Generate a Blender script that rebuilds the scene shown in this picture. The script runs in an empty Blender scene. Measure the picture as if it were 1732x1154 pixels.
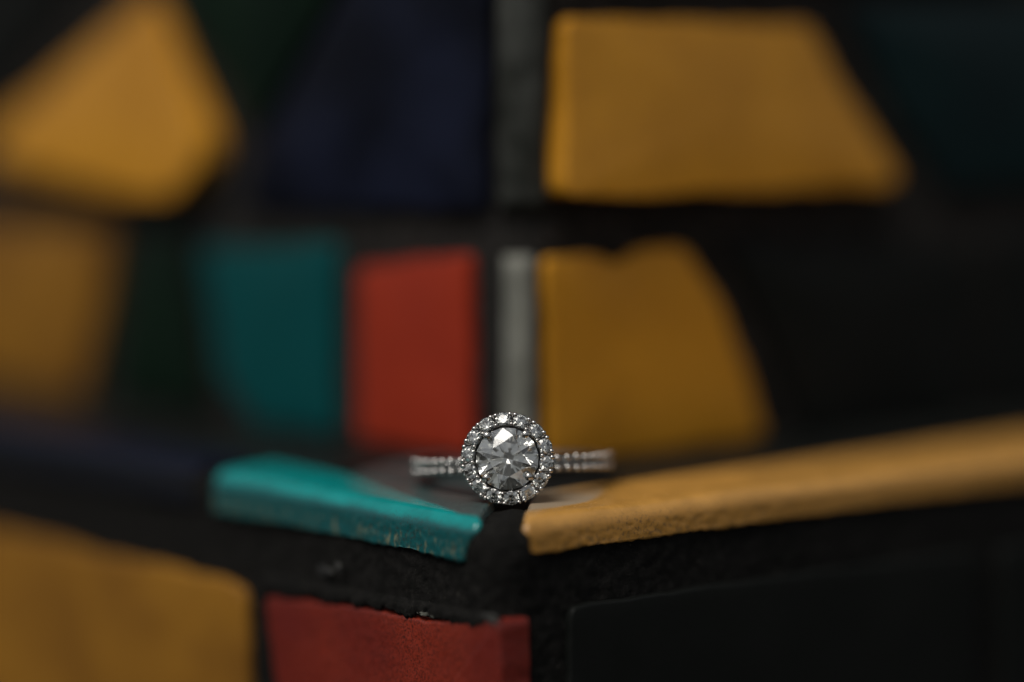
import bpy, bmesh, math, random
from mathutils import Vector, Matrix, noise
random.seed(7)
R = math.radians
SC = bpy.context.scene
COL = SC.collection
# Units: 1 Blender unit = 1 cm (the subject is a finger ring about 2 cm across)
SC.unit_settings.system = 'METRIC'
SC.unit_settings.scale_length = 0.01

# ------------------------------------------------------------------ camera
cam = bpy.data.cameras.new('camera')
cam.sensor_width = 36.0
cam.lens = 128.58
cam.clip_start = 1.0
cam.clip_end = 20000.0
cam.dof.use_dof = True
cam.dof.focus_distance = 40.0
cam.dof.aperture_fstop = 0.032            # lens opening of about 4 cm
cam.dof.aperture_blades = 0
camo = bpy.data.objects.new('camera', cam)
COL.objects.link(camo)
camo.location = (0.0517, -38.9965, 6.3031)
camo.rotation_euler = (R(90 - 6.5), 0, 0)
SC.camera = camo

# ------------------------------------------------------------------ daylight
SUN_EL, SUN_AZ = R(58), R(-145)           # azimuth from +Y, clockwise: behind the camera, to its left
W = bpy.data.worlds.new('World')
SC.world = W
W.use_nodes = True
wn, wl = W.node_tree.nodes, W.node_tree.links
bg = wn['Background']
sky = wn.new('ShaderNodeTexSky')
sky.sky_type = 'NISHITA'
sky.sun_disc = False
sky.sun_elevation = SUN_EL
sky.sun_rotation = SUN_AZ
sky.air_density = 1.0
sky.dust_density = 3.0
sky.ozone_density = 1.0
hs = wn.new('ShaderNodeHueSaturation')    # overcast: grey rather than blue
hs.inputs['Saturation'].default_value = 0.25
wl.new(sky.outputs[0], hs.inputs['Color'])
wl.new(hs.outputs[0], bg.inputs['Color'])
bg.inputs['Strength'].default_value = 0.05
sun = bpy.data.lights.new('sun', 'SUN')
sun.energy = 1.5
sun.angle = R(38)
sun.color = (1.0, 0.95, 0.88)
suno = bpy.data.objects.new('sun', sun)
COL.objects.link(suno)
sd = Vector((math.sin(SUN_AZ) * math.cos(SUN_EL), math.cos(SUN_AZ) * math.cos(SUN_EL), math.sin(SUN_EL)))
suno.rotation_euler = sd.to_track_quat('Z', 'Y').to_euler()
suno.location = sd * 60
SC.view_settings.view_transform = 'Standard'
SC.view_settings.look = 'None'
SC.view_settings.exposure = 0.22
SC.view_settings.gamma = 1.0
SC.cycles.max_bounces = 20
SC.cycles.transmission_bounces = 20
SC.cycles.glossy_bounces = 8
SC.cycles.diffuse_bounces = 4
SC.cycles.caustics_reflective = False
SC.cycles.caustics_refractive = False
SC.cycles.sample_clamp_indirect = 40.0

# ------------------------------------------------------------------ helpers
def tag(o, label=None, cat=None, group=None, kind=None):
    if label: o['label'] = label
    if cat: o['category'] = cat
    if group: o['group'] = group
    if kind: o['kind'] = kind
    return o

def empty(name, loc=(0, 0, 0)):
    o = bpy.data.objects.new(name, None)
    COL.objects.link(o)
    o.location = loc
    o.empty_display_size = 0.5
    return o

def mesh_obj(name, me, mat, parent=None, loc=(0, 0, 0)):
    o = bpy.data.objects.new(name, me)
    if mat and not me.materials: me.materials.append(mat)
    COL.objects.link(o)
    if parent: o.parent = parent
    o.location = loc
    return o

def from_bm(name, bm, smooth=True):
    bmesh.ops.recalc_face_normals(bm, faces=bm.faces)
    me = bpy.data.meshes.new(name)
    bm.to_mesh(me)
    bm.free()
    for p in me.polygons: p.use_smooth = smooth
    return me

def nz(x, y, z, f, s=0.0):
    return noise.noise(Vector((x * f + s, y * f - s * 1.7, z * f + s * 0.6)))

# ------------------------------------------------------------------ materials
def mat(name):
    m = bpy.data.materials.new(name)
    m.use_nodes = True
    nt = m.node_tree
    return m, nt.nodes, nt.links, nt.nodes['Principled BSDF']

def math_node(n, l, op, a, b=None, clamp=False):
    k = n.new('ShaderNodeMath'); k.operation = op; k.use_clamp = clamp
    for i, v in ((0, a), (1, b)):
        if v is None: continue
        if isinstance(v, (int, float)): k.inputs[i].default_value = v
        else: l.new(v, k.inputs[i])
    return k.outputs[0]

def mixc(n, l, fac, a, b):
    k = n.new('ShaderNodeMix'); k.data_type = 'RGBA'
    if isinstance(fac, (int, float)): k.inputs[0].default_value = fac
    else: l.new(fac, k.inputs[0])
    for i, v in ((6, a), (7, b)):
        if isinstance(v, tuple): k.inputs[i].default_value = (*v, 1)
        else: l.new(v, k.inputs[i])
    return k.outputs[2]

def noise_node(n, l, vec, scale, detail=4, rough=0.55):
    k = n.new('ShaderNodeTexNoise')
    k.inputs['Scale'].default_value = scale
    k.inputs['Detail'].default_value = detail
    k.inputs['Roughness'].default_value = rough
    l.new(vec, k.inputs['Vector'])
    return k.outputs['Fac']

def ramp(n, l, fac, a, b, ca=(0, 0, 0), cb=(1, 1, 1)):
    k = n.new('ShaderNodeMapRange'); k.clamp = True
    k.interpolation_type = 'SMOOTHSTEP'
    l.new(fac, k.inputs[0])
    k.inputs[1].default_value = a; k.inputs[2].default_value = b
    return k.outputs[0]

def glaze(name, c, dark=None, rough=0.24, speck=0.0, bump=0.008, spec=0.5, fine=0.0):
    """fired glaze: slow tonal drift, small specks, fine orange-peel relief"""
    m, n, l, b = mat(name)
    tc = n.new('ShaderNodeTexCoord').outputs['Object']
    big = noise_node(n, l, tc, 0.7, 3)
    dk = dark or tuple(v * 0.72 for v in c)
    col = mixc(n, l, ramp(n, l, big, 0.3, 0.7), dk, c)
    if speck:
        sp = noise_node(n, l, tc, 14.0, 6, 0.7)
        col = mixc(n, l, math_node(n, l, 'MULTIPLY', ramp(n, l, sp, 0.56, 0.70), speck), col, tuple(v * 0.25 for v in c))
    if fine:
        sp2 = noise_node(n, l, tc, 38.0, 5, 0.75)
        col = mixc(n, l, math_node(n, l, 'MULTIPLY', ramp(n, l, sp2, 0.45, 0.62), fine), col, tuple(v * 0.2 for v in c))
    l.new(col, b.inputs['Base Color'])
    r = noise_node(n, l, tc, 3.0, 5)
    rr = math_node(n, l, 'ADD', math_node(n, l, 'MULTIPLY', r, 0.18), rough - 0.09)
    l.new(rr, b.inputs['Roughness'])
    b.inputs['Specular IOR Level'].default_value = spec
    bp = n.new('ShaderNodeBump'); bp.inputs['Strength'].default_value = 0.35; bp.inputs['Distance'].default_value = bump
    l.new(noise_node(n, l, tc, 6.0, 6, 0.6), bp.inputs['Height'])
    l.new(bp.outputs[0], b.inputs['Normal'])
    return m

def cement(name, c, c2, scale=9.0, bump=0.05, fleck=None, rough=0.95):
    m, n, l, b = mat(name)
    tc = n.new('ShaderNodeTexCoord').outputs['Object']
    a = noise_node(n, l, tc, scale, 8, 0.7)
    col = mixc(n, l, ramp(n, l, a, 0.38, 0.68), c, c2)
    if fleck:
        f = noise_node(n, l, tc, 46.0, 3, 0.6)
        g = noise_node(n, l, tc, 1.6, 3, 0.5)
        k = math_node(n, l, 'MULTIPLY', ramp(n, l, f, 0.66, 0.74), ramp(n, l, g, 0.42, 0.6))
        col = mixc(n, l, k, col, fleck)
    l.new(col, b.inputs['Base Color'])
    b.inputs['Roughness'].default_value = rough
    b.inputs['Specular IOR Level'].default_value = 0.12
    bp = n.new('ShaderNodeBump'); bp.inputs['Strength'].default_value = 0.8; bp.inputs['Distance'].default_value = bump
    l.new(noise_node(n, l, tc, scale * 3, 8, 0.75), bp.inputs['Height'])
    l.new(bp.outputs[0], b.inputs['Normal'])
    return m

AMBER = (0.62, 0.28, 0.022)
M_AMBER = glaze('amber_glaze', AMBER, (0.50, 0.22, 0.018), 0.27, speck=0.04, spec=0.32)
M_AMBER_BROWN = glaze('brown_amber_glaze', (0.34, 0.155, 0.017), (0.22, 0.095, 0.012), 0.42, speck=0.2, spec=0.3)
M_RED = glaze('red_glaze', (0.375, 0.036, 0.013), (0.32, 0.029, 0.011), 0.42, speck=0.1, spec=0.3)
M_RED_WORN = glaze('worn_red_glaze', (0.27, 0.028, 0.011), (0.18, 0.015, 0.009), 0.42, speck=0.6, fine=0.9, bump=0.05)
M_TEAL_DARK = glaze('deep_teal_glaze', (0.001, 0.072, 0.075), (0.001, 0.063, 0.066), 0.45, spec=0.2)
M_GREEN = glaze('bottle_green_glaze', (0.005, 0.016, 0.008), (0.003, 0.010, 0.006), 0.32, spec=0.2)
M_NAVY = glaze('navy_glaze', (0.010, 0.013, 0.030), (0.003, 0.004, 0.009), 0.34, spec=0.2)
M_TEALBLACK = glaze('blackish_teal_glaze', (0.004, 0.018, 0.020), (0.003, 0.012, 0.014), 0.34, spec=0.3)
M_BLACK = glaze('black_glaze', (0.011, 0.012, 0.011), (0.009, 0.010, 0.009), 0.40, spec=0.12)
M_GREYTEAL = glaze('grey_reflection_teal_glaze', (0.045, 0.066, 0.066), (0.03, 0.055, 0.055), 0.42, speck=0.3, spec=0.35)  # grey reflection of the tread put into this tile's colour
M_GROUT = cement('black_grout', (0.008, 0.008, 0.0072), (0.019, 0.018, 0.0165), 8.0, 0.05, fleck=(0.20, 0.18, 0.14))
M_GROUT_CORNER = cement('dusty_black_grout', (0.014, 0.013, 0.012), (0.05, 0.046, 0.042), 5.0, 0.05, fleck=(0.12, 0.11, 0.10))
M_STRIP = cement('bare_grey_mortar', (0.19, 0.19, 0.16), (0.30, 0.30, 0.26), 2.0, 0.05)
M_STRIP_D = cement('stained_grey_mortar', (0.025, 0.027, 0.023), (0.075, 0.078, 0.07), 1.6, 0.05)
M_CHIP = cement('pale_mortar_crumb', (0.20, 0.21, 0.18), (0.34, 0.34, 0.29), 6.0, 0.05)
M_SMEAR = cement('grey_mortar_smear', (0.03, 0.03, 0.03), (0.12, 0.12, 0.11), 6.0, 0.05)
M_PAVE = cement('dark_asphalt', (0.03, 0.03, 0.03), (0.06, 0.06, 0.055), 0.8, 0.2)

def ledge_glaze(name, c, c_face, worn, patch, tan, rough, face_rough, streak, slope):  # worn: grey of the reflection painted on the tread
    """bullnose glaze. UV map 'run': x = cm along the edge, y = cm from the lip inwards (+) / down the face (-)"""
    m, n, l, b = mat(name)
    uv = n.new('ShaderNodeUVMap'); uv.uv_map = 'run'
    sep = n.new('ShaderNodeSeparateXYZ'); l.new(uv.outputs[0], sep.inputs[0])
    X, Y = sep.outputs[0], sep.outputs[1]
    tc = n.new('ShaderNodeTexCoord').outputs['Object']
    nA = noise_node(n, l, tc, 2.2, 5, 0.6)
    nB = noise_node(n, l, tc, 16.0, 6, 0.7)
    # grey reflection on the tread, painted in as colour 'worn': p = (x0, x1, y0)
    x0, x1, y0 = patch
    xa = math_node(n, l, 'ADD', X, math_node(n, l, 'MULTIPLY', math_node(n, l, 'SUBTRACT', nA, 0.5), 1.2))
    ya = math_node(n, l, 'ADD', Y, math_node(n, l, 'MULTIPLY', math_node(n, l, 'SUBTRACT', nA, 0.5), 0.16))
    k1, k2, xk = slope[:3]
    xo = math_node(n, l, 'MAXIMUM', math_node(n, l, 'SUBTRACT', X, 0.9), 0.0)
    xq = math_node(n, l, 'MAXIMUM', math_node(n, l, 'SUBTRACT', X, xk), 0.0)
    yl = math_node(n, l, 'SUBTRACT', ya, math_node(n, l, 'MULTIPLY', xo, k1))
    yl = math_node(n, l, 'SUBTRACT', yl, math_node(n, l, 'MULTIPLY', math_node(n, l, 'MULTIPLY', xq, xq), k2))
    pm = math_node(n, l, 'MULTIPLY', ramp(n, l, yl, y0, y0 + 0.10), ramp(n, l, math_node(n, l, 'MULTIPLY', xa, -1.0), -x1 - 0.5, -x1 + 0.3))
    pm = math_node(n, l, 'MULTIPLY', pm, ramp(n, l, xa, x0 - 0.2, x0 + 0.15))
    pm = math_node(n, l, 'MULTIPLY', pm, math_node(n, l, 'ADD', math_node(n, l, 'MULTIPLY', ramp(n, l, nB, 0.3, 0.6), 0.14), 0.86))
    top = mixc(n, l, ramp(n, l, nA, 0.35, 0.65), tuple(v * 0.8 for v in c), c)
    col = mixc(n, l, pm, top, worn)  # worn: grey reflection painted on the tread
    # face below the lip: darker colour, running drips of bare tan biscuit
    fm = ramp(n, l, math_node(n, l, 'MULTIPLY', math_node(n, l, 'ADD', Y, math_node(n, l, 'MULTIPLY', math_node(n, l, 'SUBTRACT', nA, 0.5), 0.1)), -1.0), 0.02, 0.12)
    col = mixc(n, l, fm, col, c_face)
    cmb = n.new('ShaderNodeCombineXYZ')
    l.new(math_node(n, l, 'MULTIPLY', X, 15.0 if streak else 9.0), cmb.inputs[0])
    l.new(math_node(n, l, 'MULTIPLY', Y, 4.5 if streak else 9.0), cmb.inputs[1])
    st = noise_node(n, l, cmb.outputs[0], 1.0, 4, 0.65)
    tm = math_node(n, l, 'MULTIPLY', ramp(n, l, st, 0.52, 0.64), ramp(n, l, math_node(n, l, 'MULTIPLY', Y, -1.0), 0.14, 0.30))
    tm = math_node(n, l, 'MULTIPLY', tm, 0.75 if streak else 0.55)
    col = mixc(n, l, tm, col, tan)
    dirt = math_node(n, l, 'MULTIPLY', ramp(n, l, noise_node(n, l, tc, 24.0, 6, 0.75), 0.50, 0.62), 0.6)
    dirt = math_node(n, l, 'MULTIPLY', dirt, ramp(n, l, math_node(n, l, 'MULTIPLY', Y, -1.0), -0.05, 0.15))
    col = mixc(n, l, dirt, col, (0.03, 0.025, 0.015))
    pits = noise_node(n, l, tc, 30.0, 2, 0.5)
    col = mixc(n, l, math_node(n, l, 'MULTIPLY', ramp(n, l, pits, 0.80, 0.83), 0.0), col, (0.02, 0.02, 0.02))
    l.new(col, b.inputs['Base Color'])
    b.inputs['Specular IOR Level'].default_value = slope[3]
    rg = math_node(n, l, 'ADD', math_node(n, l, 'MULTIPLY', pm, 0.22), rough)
    rg = math_node(n, l, 'ADD', rg, math_node(n, l, 'MULTIPLY', fm, face_rough - rough))
    rg = math_node(n, l, 'ADD', rg, math_node(n, l, 'MULTIPLY', nB, 0.12))
    l.new(rg, b.inputs['Roughness'])
    bp = n.new('ShaderNodeBump'); bp.inputs['Strength'].default_value = 0.3; bp.inputs['Distance'].default_value = 0.010
    l.new(noise_node(n, l, tc, 7.0, 6, 0.65), bp.inputs['Height'])
    l.new(bp.outputs[0], b.inputs['Normal'])
    return m

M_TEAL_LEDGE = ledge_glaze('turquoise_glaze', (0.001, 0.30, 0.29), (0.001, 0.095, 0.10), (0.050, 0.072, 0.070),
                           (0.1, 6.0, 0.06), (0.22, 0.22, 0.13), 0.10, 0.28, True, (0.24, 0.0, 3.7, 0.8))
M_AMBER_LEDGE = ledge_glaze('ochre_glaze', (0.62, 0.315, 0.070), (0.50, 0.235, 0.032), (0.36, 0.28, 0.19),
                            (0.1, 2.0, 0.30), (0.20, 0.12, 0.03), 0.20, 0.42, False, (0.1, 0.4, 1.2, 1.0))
M_NAVY_LEDGE = ledge_glaze('navy_ledge_glaze', (0.006, 0.009, 0.022), (0.006, 0.008, 0.014), (0.02, 0.02, 0.025),
                           (0.2, 0.9, 0.40), (0.03, 0.03, 0.03), 0.35, 0.45, False, (0.1, 0.4, 1.2, 0.15))

# white gold and diamond
M_GOLD, n, l, b = mat('white_gold')
b.inputs['Base Color'].default_value = (0.62, 0.60, 0.57, 1)
b.inputs['Metallic'].default_value = 1.0
tc = n.new('ShaderNodeTexCoord').outputs['Object']
l.new(math_node(n, l, 'ADD', math_node(n, l, 'MULTIPLY', noise_node(n, l, tc, 30.0, 4), 0.16), 0.08), b.inputs['Roughness'])
M_GOLD_SHADE, n, l, b = mat('shaded_white_gold')
b.inputs['Base Color'].default_value = (0.20, 0.19, 0.18, 1)  # darker copy of the white gold, shade of the recesses put into its colour
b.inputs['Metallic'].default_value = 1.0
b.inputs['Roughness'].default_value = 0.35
M_DIA = bpy.data.materials.new('diamond')
M_DIA.use_nodes = True
n, l = M_DIA.node_tree.nodes, M_DIA.node_tree.links
n.remove(n['Principled BSDF'])
g = n.new('ShaderNodeBsdfGlass')
g.inputs['IOR'].default_value = 2.417
g.inputs['Roughness'].default_value = 0.0
g.inputs['Color'].default_value = (0.89, 0.893, 0.88, 1)
l.new(g.outputs[0], n['Material Output'].inputs['Surface'])

# ------------------------------------------------------------------ ground
bm = bmesh.new()
s = 6000.0
bm.faces.new([bm.verts.new(v) for v in ((-s, -s, 0), (s, -s, 0), (s, s, 0), (-s, s, 0))])
tag(mesh_obj('ground', from_bm('ground', bm, False), M_PAVE, None, (0, 0, -16.0)), kind='structure')

# ------------------------------------------------------------------ the stepped mosaic corner
V0 = Vector((-0.049, -0.679, 0))         # corner of the ledge, tread level
V1 = Vector((0.149, 3.366, 0))           # foot of the corner of the wall standing on it
dL, nL = Vector((-0.6547, 0.7559, 0)), Vector((-0.7559, -0.6547, 0))
dR, nR = Vector((0.7771, 0.6293, 0)), Vector((0.6293, -0.7771, 0))
Z = Vector((0, 0, 1))

step = tag(empty('mosaic_step', (V0.x, V0.y, -16.0)),
           'black grouted mosaic step with turquoise and ochre lipped edge tiles under the ring', 'step')
wall = tag(empty('mosaic_wall', (V1.x, V1.y, 0)),
           'blurred mosaic wall corner of amber, red and dark teal tiles rising behind the ring', 'wall')

def place(name, bm_or_me, m, parent, smooth=True):
    me = from_bm(name, bm_or_me, smooth) if isinstance(bm_or_me, bmesh.types.BMesh) else bm_or_me
    return mesh_obj(name, me, m, parent, -parent.location)

GP = 0.10                                 # how far glaze stands proud of the grout

def prism(P, dA, nA_, dB, nB_, la, lb, z0, z1, inset, bm):
    """a solid corner block with its two faces inset behind the tile planes"""
    c = P - (dA + dB) * inset
    pts = [c, c + dA * la, c + dA * la + dB * lb, c + dB * lb]
    lo = [bm.verts.new((p.x, p.y, z0)) for p in pts]
    hi = [bm.verts.new((p.x, p.y, z1)) for p in pts]
    bm.faces.new(lo); bm.faces.new(hi)
    for i in range(4):
        bm.faces.new((lo[i], lo[(i + 1) % 4], hi[(i + 1) % 4], hi[i]))

# solid cores (behind everything that shows)
bm = bmesh.new()
c0 = V0 + (dL + dR) * 0.24
pts = [c0, c0 + dL * 30, c0 + dL * 30 + dR * 30, c0 + dR * 30]
lo = [bm.verts.new((p.x, p.y, -16.0)) for p in pts]; hi = [bm.verts.new((p.x, p.y, -0.11)) for p in pts]
bm.faces.new(lo); bm.faces.new(hi)
for i in range(4): bm.faces.new((lo[i], lo[(i + 1) % 4], hi[(i + 1) % 4], hi[i]))
place('core', bm, M_GROUT, step, False)

def edge_path(rad, step_fine, Lmax, Rmax):
    """points, outward normals and signed run around a rounded corner; run < 0 on the left face"""
    out = []
    us = []
    u = Lmax
    while u > rad:
        us.append(u); u -= step_fine if u < 3.2 else (0.08 if u < 6 else 0.3)
    for u in us: out.append((V0 + dL * u, nL.copy(), -u))
    c = V0 + (dL + dR) * rad
    k = 18
    for i in range(k + 1):
        t = i / k
        nn = nL.lerp(nR, t).normalized()
        out.append((c + nn * rad, nn, (t - 0.5) * rad))
    us = []
    u = rad
    while u < Rmax:
        u += step_fine if u < 3.2 else (0.08 if u < 6 else 0.3)
        us.append(u)
    for u in us: out.append((V0 + dR * u, nR.copy(), u))
    return out

# rough grout skin: tread edge, rounded lip, face down to -5
path = edge_path(0.36, 0.028, 16.0, 16.0)
prof = []
for w in (0.34, 0.28, 0.22): prof.append((w, -0.115))
for i in range(9):
    a = i / 8 * math.pi / 2
    prof.append((0.06 + 0.12 * (1 - math.sin(a)), -0.235 + 0.12 * math.cos(a)))
z = -0.23
while z > -2.4: prof.append((0.055, z)); z -= 0.028
while z > -15.9: prof.append((0.055, z)); z -= 0.6
prof.append((0.055, -15.95))
bm = bmesh.new()
grid = []
for (p, nn, run) in path:
    row = []
    corner = max(0.0, 1 - abs(run) / 0.75)
    for (w, zz) in prof:
        q = p - nn * w
        q = Vector((q.x, q.y, zz))
        a = nz(q.x, q.y, q.z, 3.0) * 0.018 + nz(q.x, q.y, q.z, 9.0, 5) * 0.018 + nz(q.x, q.y, q.z, 24.0, 9) * 0.010
        swell = corner * 0.10 * math.exp(-((zz + 0.35) / 0.42) ** 2)      # corner joint is filled fuller
        if zz > -0.12:
            q.z += a * 0.5 + 0.075 * max(0.0, min(1.0, 1 - (abs(run) - 0.30) / 0.30))
        q += nn * (a + swell)
        row.append(bm.verts.new(q))
    grid.append(row)
for i in range(len(grid) - 1):
    for j in range(len(prof) - 1):
        bm.faces.new((grid[i][j], grid[i + 1][j], grid[i + 1][j + 1], grid[i][j + 1]))
place('grout', bm, M_GROUT, step)

# tread grout under and between the top tiles
bm = bmesh.new()
c0 = V0 + (dL + dR) * 0.30
N = 90
L = 5.0
vs = [[None] * (N + 1) for _ in range(N + 1)]
for i in range(N + 1):
    for j in range(N + 1):
        q = c0 + dL * (i / N) ** 1.3 * 16 + dR * (j / N) ** 1.3 * 16
        q.z = -0.10 + nz(q.x, q.y, 0, 4.0) * 0.02 + nz(q.x, q.y, 0, 14.0) * 0.008
        dd = abs(i - j) / N
        q.z += 0.06 * math.exp(-((q - c0).length / 1.6) ** 2) * math.exp(-(dd * 16 / 0.3) ** 2)
        vs[i][j] = bm.verts.new(q)
for i in range(N):
    for j in range(N):
        bm.faces.new((vs[i][j], vs[i + 1][j], vs[i + 1][j + 1], vs[i][j + 1]))
place('tread_grout', bm, M_GROUT, step)

# ---- lipped edge tiles: tread + bullnose + short face
def lip_tile(name, m, d, n, u0, u1, W, zbot, Rn, mitre, flare, seed, nt=220, drop=0.0, h=0.0):
    """swept along the edge; d = run direction, n = outward face normal, inward = -n"""
    prof = []                                    # (inward w, z, run-y)
    ns = 16
    for i in range(ns + 1):
        t = i / ns
        prof.append((W - (W - Rn) * (t ** 0.7), h, (W - Rn) * (1 - t ** 0.7) + Rn * 0.78))
    for i in range(1, 13):
        a = i / 12 * math.pi / 2
        prof.append((Rn * (1 - math.sin(a)), h - Rn * (1 - math.cos(a)), Rn * (0.78 - a)))
    nf = 14
    z1 = h - Rn
    for i in range(1, nf + 1):
        t = i / nf
        prof.append((0.0, z1 + (zbot - z1) * t, -Rn * 0.79 - (z1 - zbot) * t))
    bm = bmesh.new()
    uvl = bm.loops.layers.uv.new('run')
    uvd = {}
    rows = []
    eb = 0.07                                    # rounding of the ends
    ts = []
    for k in range(nt + 1):
        t = k / nt
        ts.append(t)
    Lr = u1 - u0
    dists = [0.0, 0.012, 0.028, 0.05, 0.075]
    mid = [0.075 + (Lr - 0.15) * (k / nt) ** 1.6 for k in range(nt + 1)]
    dists = dists[:-1] + mid + [Lr - 0.05, Lr - 0.028, Lr - 0.012, Lr]
    for D in dists:
        row = []
        e = min(D, Lr - D)
        sink = eb * (1 - math.sqrt(max(0.0, 1 - (1 - min(1.0, e / eb)) ** 2)))
        for pi_, (w, zz, ry) in enumerate(prof):
            near = 1 - D / Lr
            ustart = u0 + mitre * w + flare * max(0.0, h - zz) * 1.0
            jag = (nz(w * 1.0, zz, 3.3, 5.0, seed) * 0.05 + nz(w, zz, 1.1, 14.0, seed) * 0.02) * max(0.0, 1 - D / 0.5)
            u = ustart + jag + (u1 - ustart) * (D / Lr)
            q = V0 + d * u - n * w
            # outward normal of the profile
            if w > Rn: nn = Z.copy()
            elif zz > z1:
                a = math.acos(max(-1, min(1, (zz - z1) / Rn)))
                nn = Z * math.cos(a) + n * math.sin(a)
            else: nn = n.copy()
            q.z = zz - drop * min(1.0, max(0.0, (W - w) / W)) ** 2
            wob = nz(u, w, zz, 0.7, seed) * 0.026 + nz(u, w, zz, 5.0, seed + 3) * 0.002
            if zz <= z1: wob += nz(u * 3, zz, 0, 3.0, seed + 8) * 0.005 + nz(u, zz, 0, 16.0, seed + 8) * 0.007
            if w > Rn: wob *= 0.45
            q += nn * (wob - sink)
            if pi_ == len(prof) - 1: q.z += nz(u, 0, 0, 2.0, seed) * 0.03 + nz(u, 0, 0, 13.0, seed) * 0.022
            v = bm.verts.new(q); uvd[v] = (u, ry)
            row.append(v)
        # return underneath
        q = V0 + d * u - n * 0.16; q.z = zbot + 0.01
        v = bm.verts.new(q); uvd[v] = (u, prof[-1][2] - 0.1); row.append(v)
        rows.append(row)
    for i in range(len(rows) - 1):
        for j in range(len(rows[0]) - 1):
            bm.faces.new((rows[i][j], rows[i + 1][j], rows[i + 1][j + 1], rows[i][j + 1]))
    # end caps down into the grout
    for row in (rows[0], rows[-1]):
        base = []
        for v in row:
            w = V0 - v.co
            q = v.co + n * -0.10; q.z -= 0.14
            nv = bm.verts.new(q); uvd[nv] = uvd[v]; base.append(nv)
        for j in range(len(row) - 1):
            bm.faces.new((row[j], row[j + 1], base[j + 1], base[j]))
    bmesh.ops.recalc_face_normals(bm, faces=bm.faces)
    for f in bm.faces:
        for lp in f.loops: lp[uvl].uv = uvd[lp.vert]
    return place(name, bm, m, step)

WT = 3.62
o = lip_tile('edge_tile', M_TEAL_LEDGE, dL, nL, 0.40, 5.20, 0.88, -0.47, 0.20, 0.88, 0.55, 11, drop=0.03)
o['label'] = 'turquoise glazed edge tile with chipped face'
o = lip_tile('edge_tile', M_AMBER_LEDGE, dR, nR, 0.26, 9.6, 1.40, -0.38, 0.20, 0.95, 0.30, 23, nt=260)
o['label'] = 'ochre glazed edge tile with dirt freckled face'
o = lip_tile('edge_tile', M_NAVY_LEDGE, dL, nL, 5.62, 11.5, 0.88, -0.50, 0.22, 0.0, 0.0, 31, nt=60)
o['label'] = 'near black navy edge tile'
lip_tile('edge_tile', M_NAVY_LEDGE, dR, nR, 9.95, 15.5, 1.40, -0.42, 0.22, 0.0, 0.0, 37, nt=60)

# ---- flat broken tiles on the four faces
def tile(name, m, parent, P0, d, n, poly, proud=0.09, thick=0.14, jag=0.02, rnd=0.16, bev=0.06, seed=0, pillow=0.03, step_=0.07, tilt=(0, 0), up=Z):
    """poly: (u, z) corners; corners rounded by rnd, edge kept slightly ragged"""
    k = len(poly)
    pts = []
    for i in range(k):
        a = Vector(poly[i - 1]); bb = Vector(poly[i]); c = Vector(poly[(i + 1) % k])
        ra = min(rnd, (a - bb).length * 0.4); rc = min(rnd, (c - bb).length * 0.4)
        p0 = bb + (a - bb).normalized() * ra; p2 = bb + (c - bb).normalized() * rc
        for t in (0, 0.25, 0.5, 0.75, 1.0):
            pts.append(p0 * (1 - t) ** 2 + bb * 2 * t * (1 - t) + p2 * t * t)
    # resample
    dense = []
    for i in range(len(pts)):
        a, c = pts[i], pts[(i + 1) % len(pts)]
        m_ = max(1, int((c - a).length / step_))
        for j in range(m_): dense.append(a.lerp(c, j / m_))
    K = len(dense)
    cen = Vector((sum(p.x for p in dense) / K, sum(p.y for p in dense) / K))
    area = sum(dense[i].x * dense[(i + 1) % K].y - dense[(i + 1) % K].x * dense[i].y for i in range(K))
    sgn = 1 if area > 0 else -1
    nrm = []
    for i in range(K):
        t = dense[(i + 1) % K] - dense[i - 1]
        nrm.append(Vector((t.y, -t.x)).normalized() * sgn)
    dense = [p + nrm[i] * (nz(p.x, p.y, 0, 1.6, seed) * jag * 2 + nz(p.x, p.y, 0, 7.0, seed) * jag) for i, p in enumerate(dense)]
    lift = -min(tilt[0] * (p.x - cen.x) + tilt[1] * (p.y - cen.y) for p in dense)
    bm = bmesh.new()
    rings = []
    def ring(f, hgt, sc=1.0):
        r = []
        for i, p in enumerate(dense):
            q2 = p - nrm[i] * f
            if sc < 1: q2 = cen + (q2 - cen) * sc
            hh = hgt + lift + tilt[0] * (q2.x - cen.x) + tilt[1] * (q2.y - cen.y) if hgt > 0 else hgt
            q = P0 + d * q2.x + n * (hh + nz(q2.x, q2.y, 0, 0.9, seed) * 0.010) + up * q2.y
            r.append(bm.verts.new(q))
        rings.append(r)
    ring(0, proud - thick); ring(0, proud - bev)
    for a in (25, 50, 72): ring(bev * (1 - math.cos(R(a))), proud - bev + bev * math.sin(R(a)))
    for sc in (1.0, 0.93, 0.8, 0.6, 0.35):
        ring(bev, proud + pillow * (1 - sc ** 2), sc)
    for a, b2 in zip(rings, rings[1:]):
        for i in range(K):
            bm.faces.new((a[i], a[(i + 1) % K], b2[(i + 1) % K], b2[i]))
    cv = bm.verts.new(P0 + d * cen.x + up * cen.y + n * (proud + pillow + lift))
    for i in range(K): bm.faces.new((rings[-1][i], rings[-1][(i + 1) % K], cv))
    return place(name, bm, m, parent)

# wall, left face
bm = bmesh.new()
c1 = V1 + (dL + dR) * 0.06
pts = [c1 + dR * 0.34, c1 + dL * 0.34, c1 + dL * 24, c1 + dL * 24 + dR * 24, c1 + dR * 24]
lo = [bm.verts.new((p.x, p.y, -0.10)) for p in pts]; hi = [bm.verts.new((p.x, p.y, 9.0)) for p in pts]
bm.faces.new(lo); bm.faces.new(hi)
for i in range(5): bm.faces.new((lo[i], lo[(i + 1) % 5], hi[(i + 1) % 5], hi[i]))
place('core', bm, M_GROUT_CORNER, wall, False)

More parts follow.
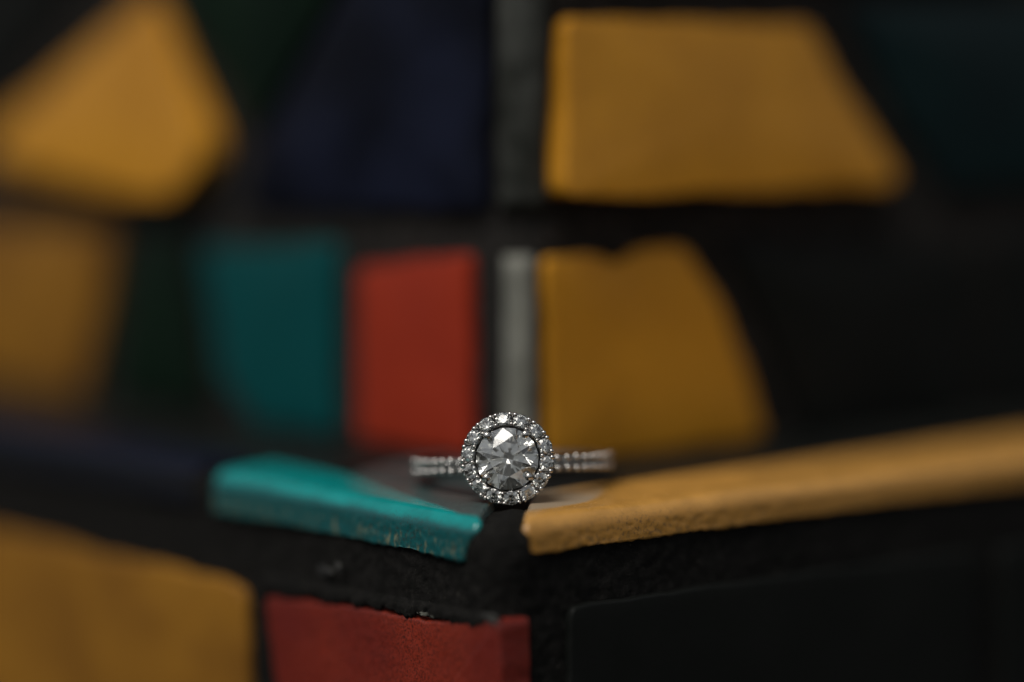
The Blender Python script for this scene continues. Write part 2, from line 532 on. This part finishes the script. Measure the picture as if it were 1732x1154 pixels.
WLT = [
 ('tile', M_AMBER, [(7.25, 5.42), (5.78, 3.60), (5.80, 3.24), (6.40, 2.80), (7.67, 2.78), (11.05, 3.04), (11.05, 3.35)], 'triangular amber tile', (-0.04, -0.12)),
 ('tile', M_GREEN, [(6.75, 6.2), (2.84, 6.2), (5.0, 3.72), (5.22, 3.86), (6.75, 5.33)], 'dark green tile', (0, 0)),
 ('tile', M_NAVY, [(2.50, 6.2), (0.50, 6.2), (0.53, 2.98), (5.30, 2.78), (5.05, 3.45)], 'navy tile', (0, 0)),
 ('tile', M_AMBER_BROWN, [(12.86, 2.09), (8.22, 2.25), (8.42, 1.36), (9.0, -0.02), (12.94, -0.03)], 'amber tile at the wall foot', (0, 0)),
 ('tile', M_GREEN, [(7.81, 2.2), (6.48, 2.28), (6.05, 0.12), (8.34, 0.02)], None, (0, 0)),
 ('tile', M_TEAL_DARK, [(6.22, 2.16), (3.40, 2.40), (3.42, 0.04), (5.05, 0.02), (5.74, 0.5)], 'deep teal tile', (0, 0)),
 ('tile', M_RED, [(2.96, 2.14), (0.86, 2.44), (0.80, 0.03), (2.95, 0.02)], 'upright red tile', (0, 0)),
 ('tile', M_BLACK, [(17.41, 6.3), (7.81, 6.3), (11.27, 3.71), (17.54, 3.02)], None, (0, 0)),
 ('tile', M_BLACK, [(17.96, 1.9), (13.34, 2.06), (13.42, 0.05), (18.05, 0.05)], None, (0, 0)),
]
for i, (nm, m, poly, lab, ti) in enumerate(WLT):
    o = tile(nm, m, wall, V1, dL, nL, poly, seed=i * 3 + 1, step_=0.12, tilt=ti, pillow=0.05, bev=0.02)
    if lab: o['label'] = lab
WRT = [
 ('tile', M_AMBER, [(0.58, 5.24), (4.50, 5.06), (5.15, 4.10), (5.92, 3.20), (5.75, 3.04), (0.38, 3.16)], 'large amber tile with sloping right end', (-0.02, -0.12)),
 ('tile', M_TEALBLACK, [(5.15, 5.3), (10.34, 5.3), (10.41, 2.94), (6.92, 2.94), (5.95, 4.17)], 'blackish teal tile', (0, 0)),
 ('tile', M_AMBER, [(0.33, 2.44), (1.08, 2.40), (1.42, 2.26), (1.77, 2.43), (2.50, 2.44), (3.06, 1.70), (3.45, 1.00), (3.85, 0.03), (0.40, 0.03)], 'amber tile with nicked upper edge', (0, 0)),
 ('tile', M_BLACK, [(3.15, 2.39), (7.48, 2.15), (7.52, 0.03), (4.47, 0.04), (3.88, 1.33)], None, (0, 0)),
 ('tile', M_BLACK, [(7.81, 2.28), (12.86, 2.18), (12.94, 0.03), (7.85, 0.04)], None, (0, 0)),
 ('tile', M_BLACK, [(0.57, 5.75), (5.1, 5.62), (8.07, 5.64), (8.04, 6.85), (0.57, 6.79)], None, (0, 0)),
]
for i, (nm, m, poly, lab, ti) in enumerate(WRT):
    o = tile(nm, m, wall, V1, dR, nR, poly, seed=i * 5 + 41, step_=0.12, tilt=ti, jag=0.02, pillow=0.05, bev=0.02)
    if lab: o['label'] = lab

def corner_strip(name, m, z0, z1, ua, ub, bulge, seed, taper=0.0):
    """mortar that fills the vertical corner between the tiles of the two faces"""
    bm = bmesh.new()
    rows = []
    nzs = 60
    for i in range(nzs + 1):
        zz = z0 + (z1 - z0) * i / nzs
        a_ = ua + taper * (zz - z0); 
        A = V1 + dL * a_ + nL * 0.01; B = V1 + dR * ub + nR * 0.03
        row = []
        for j in range(13):
            t = j / 12
            q = A.lerp(B, t)
            nn = nL.lerp(nR, t).normalized()
            endf = min(1.0, (zz - z0) / 0.1, (z1 - zz) / 0.1)
            q = q + nn * (bulge * math.sin(math.pi * t) * math.sqrt(max(0, endf)) + nz(q.x * 2, t, zz, 2.2, seed) * 0.03)
            row.append(bm.verts.new((q.x, q.y, zz)))
        row.append(bm.verts.new((V1.x + 0.2 * (dL + dR).x, V1.y + 0.2 * (dL + dR).y, zz)))
        rows.append(row)
    for i in range(nzs):
        for j in range(14):
            bm.faces.new((rows[i][j], rows[i][(j + 1) % 14], rows[i + 1][(j + 1) % 14], rows[i + 1][j]))
    bm.faces.new(rows[0]); bm.faces.new(rows[-1])
    return place(name, bm, m, wall)
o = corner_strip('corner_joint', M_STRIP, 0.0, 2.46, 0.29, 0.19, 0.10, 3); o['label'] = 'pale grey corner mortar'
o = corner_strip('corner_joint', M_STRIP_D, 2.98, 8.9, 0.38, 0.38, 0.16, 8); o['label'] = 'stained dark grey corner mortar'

# step, left and right faces
FLT = [
 (M_AMBER_BROWN, [(14.1, -1.36), (9.73, -1.30), (7.13, -1.30), (4.58, -1.30), (4.50, -1.45), (4.42, -5.2), (14.2, -5.2)], 'amber tile on the step riser', 0.03),
 (M_RED_WORN, [(4.15, -1.36), (2.53, -1.26), (1.08, -1.20), (0.55, -1.16), (0.05, -1.02), (-0.02, -1.10), (-0.02, -5.0), (3.50, -5.0)], 'worn red tile', 0.018),
]
for i, (m, poly, lab, jg) in enumerate(FLT):
    o = tile('tile', m, step, V0, dL, nL, poly, seed=i * 7 + 71, step_=0.04, jag=jg, proud=0.05, thick=0.14 if i == 0 else 0.42, bev=0.05)
    o['label'] = lab
for i, poly in enumerate([[(0.90, -1.00), (3.23, -1.02), (7.21, -1.07), (7.26, -5.0), (0.92, -5.0)], [(7.61, -1.08), (13.22, -1.18), (13.35, -5.0), (7.67, -5.0)]]):
    tile('tile', M_BLACK, step, V0, dR, nR, poly, seed=i * 7 + 91, step_=0.05, jag=0.012, proud=0.045, bev=0.035)
# tread tile continuing behind (dark, right and left far ends are covered by the edge tiles)

# flat tread tiles between the lipped row and the wall
TRT = [
 None,
 (M_BLACK, dL, -nL, [(4.15, 1.00), (8.6, 1.00), (8.6, 3.78), (4.35, 3.78)], None),
 (M_BLACK, dL, -nL, [(8.85, 1.00), (14.5, 1.00), (14.5, 3.78), (8.85, 3.78)], None),
 (M_BLACK, dR, -nR, [(3.0, 1.56), (9.2, 1.56), (9.2, 3.68), (4.3, 3.68)], None),
 (M_BLACK, dR, -nR, [(9.45, 1.56), (15.2, 1.56), (15.2, 3.68), (9.45, 3.68)], None),
]
TRT[0] = (M_GREYTEAL, dL, -nL, [(1.25, 0.99), (3.90, 0.99), (4.3, 2.2), (4.1, 3.78), (3.95, 3.80), (3.0, 2.75)], 'tread tile with grey reflection painted in')
for i, (m, d_, up_, poly, lab) in enumerate(TRT):
    o = tile('tile', m, step, V0, d_, Z, poly, seed=i * 9 + 131, step_=0.10, proud=-0.015, thick=0.12, bev=0.03, pillow=0.0, up=up_)
    if lab: o['label'] = lab

# grout dragged down over the upper rim of the worn red tile, with a ragged lower edge
bm = bmesh.new()
rows = []
for i in range(221):
    u = 0.0 + 4.2 * i / 220
    top = -1.00 - 0.02 * u
    rim = -1.13 - 0.045 * u
    low = rim + 0.01 - 0.16 * max(0.0, nz(u, 0, 0, 2.3, 61) + 0.12) - 0.07 * nz(u, 0, 0, 9.0, 62) - 0.05 * nz(u, 0, 0, 26.0, 63)
    row = []
    for j in range(13):
        t = j / 12
        zz = top + (low - top) * t
        h = 0.02 + 0.052 * min(1, t * 2.2) * min(1.0, u / 0.5 + 0.2) - 0.016 * max(0.0, (t - 0.6) / 0.4) ** 2
        h += nz(u, zz, 0, 12.0, 64) * 0.014 + nz(u, zz, 0, 30.0, 65) * 0.008
        if j == 12: h = 0.03
        row.append(bm.verts.new(V0 + dL * u + nL * h + Z * zz))
    rows.append(row)
for a_, b_ in zip(rows, rows[1:]):
    for j in range(12): bm.faces.new((a_[j], b_[j], b_[j + 1], a_[j + 1]))
place('grout_smear', bm, M_GROUT, step)

# crumbs of pale mortar stuck along the joint above the red tile
def crumb(P, d, n, u, zz, size, seed, m=M_CHIP):
    bm = bmesh.new()
    bmesh.ops.create_icosphere(bm, subdivisions=3, radius=1.0)
    for v in bm.verts:
        f = 1 + nz(v.co.x, v.co.y, v.co.z, 1.5, seed) * 0.7 + nz(v.co.x, v.co.y, v.co.z, 4.0, seed) * 0.3
        v.co = P + d * (u + v.co.x * size[0] * f) + n * (0.03 + v.co.y * size[1] * f) + Z * (zz + v.co.z * size[2] * f)
    return place('mortar_crumb', bm, m, step)
crumb(V0, dL, nL, 1.28, -1.155, (0.10, 0.05, 0.022), 1)
crumb(V0, dL, nL, 1.10, -1.165, (0.06, 0.04, 0.014), 4)
crumb(V0, dL, nL, 0.20, -1.03, (0.15, 0.03, 0.028), 7, M_SMEAR)
crumb(V0, dL, nL, 0.10, -1.09, (0.07, 0.035, 0.05), 9, M_SMEAR)
crumb(V0, dL, nL, 3.02, -0.93, (0.14, 0.02, 0.055), 12, M_SMEAR)
crumb(V0, dL, nL, 2.78, -0.86, (0.06, 0.02, 0.055), 15, M_SMEAR)

# ------------------------------------------------------------------ the ring
ring = empty('diamond_ring')
tag(ring, 'white gold diamond halo ring lying flat on the corner of the mosaic step', 'ring')
RB = 1.12                                  # outer radius of the band
HR = 1.47                                  # distance of the girdle plane of the centre stone from the ring centre

def brilliant(r, table=0.56, crown=34.5, pav=40.7, girdle=0.03):
    """57-facet round brilliant, table along +Z, girdle at z = 0"""
    tcn, tpv = math.tan(R(crown)), math.tan(R(pav))
    V = lambda rad, ang, z: Vector((rad * math.cos(R(ang)), rad * math.sin(R(ang)), z)) * r
    c22 = math.cos(R(22.5))
    T = [V(table, k * 45, (1 - table) * tcn + girdle) for k in range(8)]
    rs = 0.78
    S = [V(rs, k * 45 + 22.5, (1 - rs * c22) * tcn + girdle) for k in range(8)]
    G = [V(1, k * 22.5, girdle + (0.0 if k % 2 == 0 else 0.012)) for k in range(16)]
    H = [V(1, k * 22.5, -girdle - (0.0 if k % 2 == 0 else 0.012)) for k in range(16)]
    rp = 0.20
    Pp = [V(rp, k * 45 + 22.5, -girdle - (1 - rp * c22) * tpv) for k in range(8)]
    cul = V(0, 0, -girdle - tpv)
    bm = bmesh.new()
    nv = lambda p: bm.verts.new(p)
    T, S, G, H, Pp, cul = [nv(p) for p in T], [nv(p) for p in S], [nv(p) for p in G], [nv(p) for p in H], [nv(p) for p in Pp], nv(cul)
    bm.faces.new(T)
    for k in range(8):
        k1 = (k + 1) % 8
        bm.faces.new((T[k], S[k], T[k1]))                       # star
        bm.faces.new((T[k], S[k - 1], G[2 * k], S[k]))          # kite
        bm.faces.new((S[k], G[2 * k], G[2 * k + 1]))            # upper girdle
        bm.faces.new((S[k], G[2 * k + 1], G[(2 * k + 2) % 16]))
        bm.faces.new((cul, Pp[k - 1], H[2 * k], Pp[k]))         # pavilion main
        bm.faces.new((Pp[k], H[2 * k], H[2 * k + 1]))
        bm.faces.new((Pp[k], H[2 * k + 1], H[(2 * k + 2) % 16]))
    for k in range(16):
        bm.faces.new((G[k], G[(k + 1) % 16], H[(k + 1) % 16], H[k]))
    return from_bm('brilliant', bm, False)

def lathe(name, prof, seg=64, closed=True):
    bm = bmesh.new()
    rows = []
    for i in range(seg):
        a = i / seg * 2 * math.pi
        rows.append([bm.verts.new((r_ * math.cos(a), r_ * math.sin(a), z_)) for r_, z_ in prof])
    K = len(prof)
    for i in range(seg):
        for j in range(K if closed else K - 1):
            a, b2 = rows[i], rows[(i + 1) % seg]
            bm.faces.new((a[j], b2[j], b2[(j + 1) % K], a[(j + 1) % K]))
    return from_bm(name, bm)

def tube(name, pts, rads, seg=12):
    bm = bmesh.new()
    prev = None
    for i, p in enumerate(pts):
        p = Vector(p)
        t = (Vector(pts[min(i + 1, len(pts) - 1)]) - Vector(pts[max(i - 1, 0)])).normalized()
        q = t.to_track_quat('Z', 'Y')
        row = [bm.verts.new(p + q @ Vector((math.cos(a * 2 * math.pi / seg), math.sin(a * 2 * math.pi / seg), 0)) * rads[i]) for a in range(seg)]
        if prev:
            for a in range(seg): bm.faces.new((prev[a], prev[(a + 1) % seg], row[(a + 1) % seg], row[a]))
        else: bm.faces.new(row)
        prev = row
    bm.faces.new(prev)
    return from_bm(name, bm)

def bead_mesh(name, r, sub=2):
    bm = bmesh.new()
    bmesh.ops.create_icosphere(bm, subdivisions=sub, radius=r)
    return from_bm(name, bm)

# head frame: local +Z of the head = outward (-Y of the ring frame)
head = Matrix(((1, 0, 0), (0, 0, -1), (0, 1, 0))).to_4x4()      # x->x, y->z, z->-y
head = Matrix.Translation((0, -HR, 0.07)) @ head

def part(name, me, m, parent, mx=Matrix.Identity(4)):
    o = mesh_obj(name, me, m, parent)
    o.matrix_local = mx
    return o

# centre stone
CR = 0.345
part('center_stone', brilliant(CR), M_DIA, ring, head @ Matrix.Translation((0, 0.0, 0.07)) @ Matrix.Rotation(R(1.5), 4, 'X') @ Matrix.Rotation(R(-1), 4, 'Y') @ Matrix.Rotation(R(6), 4, 'Z'))
# four claws
CL = []
for ang in (131, 49, 223, 316):
    c, s_ = math.cos(R(ang)), math.sin(R(ang))
    pts = [(0.12 * c, 0.12 * s_, -0.42), (0.24 * c, 0.24 * s_, -0.22), (0.345 * c, 0.345 * s_, -0.02), (0.352 * c, 0.352 * s_ + 0.02, 0.09), (0.325 * c, 0.325 * s_ + 0.02, 0.135)]
    pr = part('prong', tube('prong', pts, [0.03, 0.03, 0.034, 0.036, 0.030]), M_GOLD, ring, head)
    part('prong_tip', bead_mesh('prong_tip', 0.045, 3), M_GOLD, pr,
         Matrix.Translation((0.318 * c, 0.318 * s_ + 0.02, 0.145)) @ Matrix.Diagonal((1.0, 1.0, 0.8, 1)))
# dark cup beneath the centre stone
part('basket', lathe('basket', [(0.365, 0.02), (0.372, 0.035), (0.385, 0.03), (0.385, -0.02), (0.25, -0.24), (0.13, -0.40), (0.11, -0.40), (0.22, -0.25), (0.355, -0.03)]), M_GOLD_SHADE, ring, head)
# halo: dished plate whose rim leans back so that its stones face outwards
HRAD = 0.432
LEAN = R(20)
halo = part('halo', lathe('halo', [(0.360, 0.070), (0.368, 0.080), (0.376, 0.066), (0.372, -0.03), (0.40, -0.06), (0.47, -0.05), (0.487, 0.00), (0.494, 0.032), (0.503, 0.030), (0.502, -0.03), (0.47, -0.09), (0.40, -0.12), (0.360, -0.06)], 96), M_GOLD_SHADE, ring, head)
st = brilliant(0.087)
bead_o = bead_mesh('bead', 0.028, 2)
bead_i = bead_mesh('bead_inner', 0.023, 2)
NH = 14
web, web_i = bead_mesh('web', 0.026, 2), bead_mesh('web_inner', 0.017, 2)
for k in range(NH):
    a = R(94 + k * 360 / NH)
    M_ = Matrix.Rotation(a, 4, 'Z') @ Matrix.Translation((HRAD, 0, 0.062)) @ Matrix.Rotation(LEAN, 4, 'Y') @ Matrix.Rotation(random.uniform(0, 0.7), 4, 'Z') @ Matrix.Rotation(R(random.uniform(-3, 3)), 4, 'X')
    part('halo_stone', st, M_DIA, halo, M_)
    a2 = a + math.pi / NH
    for da, rr, zz, me in ((-0.065, 0.490, 0.052, bead_o), (0.065, 0.490, 0.052, bead_o), (0.0, 0.385, 0.105, bead_i)):
        jj = random.uniform(-0.012, 0.012)
        part('bead', me, M_GOLD, halo, Matrix.Rotation(a2 + da + jj, 4, 'Z') @ Matrix.Translation((rr, 0, zz)))
    for rr, zz, me in ((0.455, 0.040, web), (0.405, 0.060, web_i)):
        part('web', me, M_GOLD_SHADE, halo, Matrix.Rotation(a2, 4, 'Z') @ Matrix.Translation((rr, 0, zz)) @ Matrix.Diagonal((1.5, 0.7, 0.9, 1)))
# shoulders joining head and band
for s_ in (-1, 1):
    part('shoulder', tube('shoulder', [(0.22 * s_, -1.02, 0.0), (0.30 * s_, -1.14, 0.03), (0.38 * s_, -1.28, 0.06), (0.42 * s_, -1.42, 0.07)], [0.07, 0.055, 0.045, 0.04]), M_GOLD_SHADE, ring)

# band (axis Z): square-ish section, thin
prof = []
for (r_, z_) in ((RB - 0.03, 0.075), (RB - 0.005, 0.09), (RB - 0.035, 0.05), (RB - 0.045, 0.0), (RB - 0.035, -0.05), (RB - 0.005, -0.09), (RB - 0.03, -0.10),
                 (RB - 0.13, -0.095), (RB - 0.15, -0.05), (RB - 0.155, 0), (RB - 0.15, 0.05), (RB - 0.13, 0.095), (RB - 0.05, 0.10)):
    prof.append((r_, z_))
band = part('band', lathe('band', prof, 128), M_GOLD_SHADE, ring)
bst = brilliant(0.058)
bbead = bead_mesh('bead_band', 0.044, 2)
pitch = 0.130 / RB
for s_ in (-1, 1):
    for k in range(11):
        a = -math.pi / 2 + s_ * (0.33 + k * pitch)
        M_ = Matrix.Rotation(a, 4, 'Z') @ Matrix.Translation((RB - 0.012, 0, 0)) @ Matrix.Rotation(math.pi / 2, 4, 'Y')
        part('pave_stone', bst, M_DIA, band, M_)
        a2 = a + s_ * pitch / 2
        for zz in (0.060, -0.060):
            part('bead', bbead, M_GOLD, band, Matrix.Rotation(a2, 4, 'Z') @ Matrix.Translation((RB - 0.004, 0, zz + random.uniform(-0.006, 0.006))) @ Matrix.Diagonal((0.9, 1.0, 0.9, 1)))

# pose: lying on the ledge, head standing up at the lip, back of the band on the tread
TILT = R(7.6)
rot = Matrix.Rotation(R(-1.5), 4, 'Z') @ Matrix.Rotation(R(2.2) * -1, 4, 'Y') @ Matrix.Rotation(-TILT, 4, 'X')
hc = Vector((0.0, 0.60, 0.495))            # head centre in the place
loc = hc - (rot @ Vector((0, -HR - 0.08, 0.07)))
ring.matrix_world = Matrix.Translation(loc) @ rot
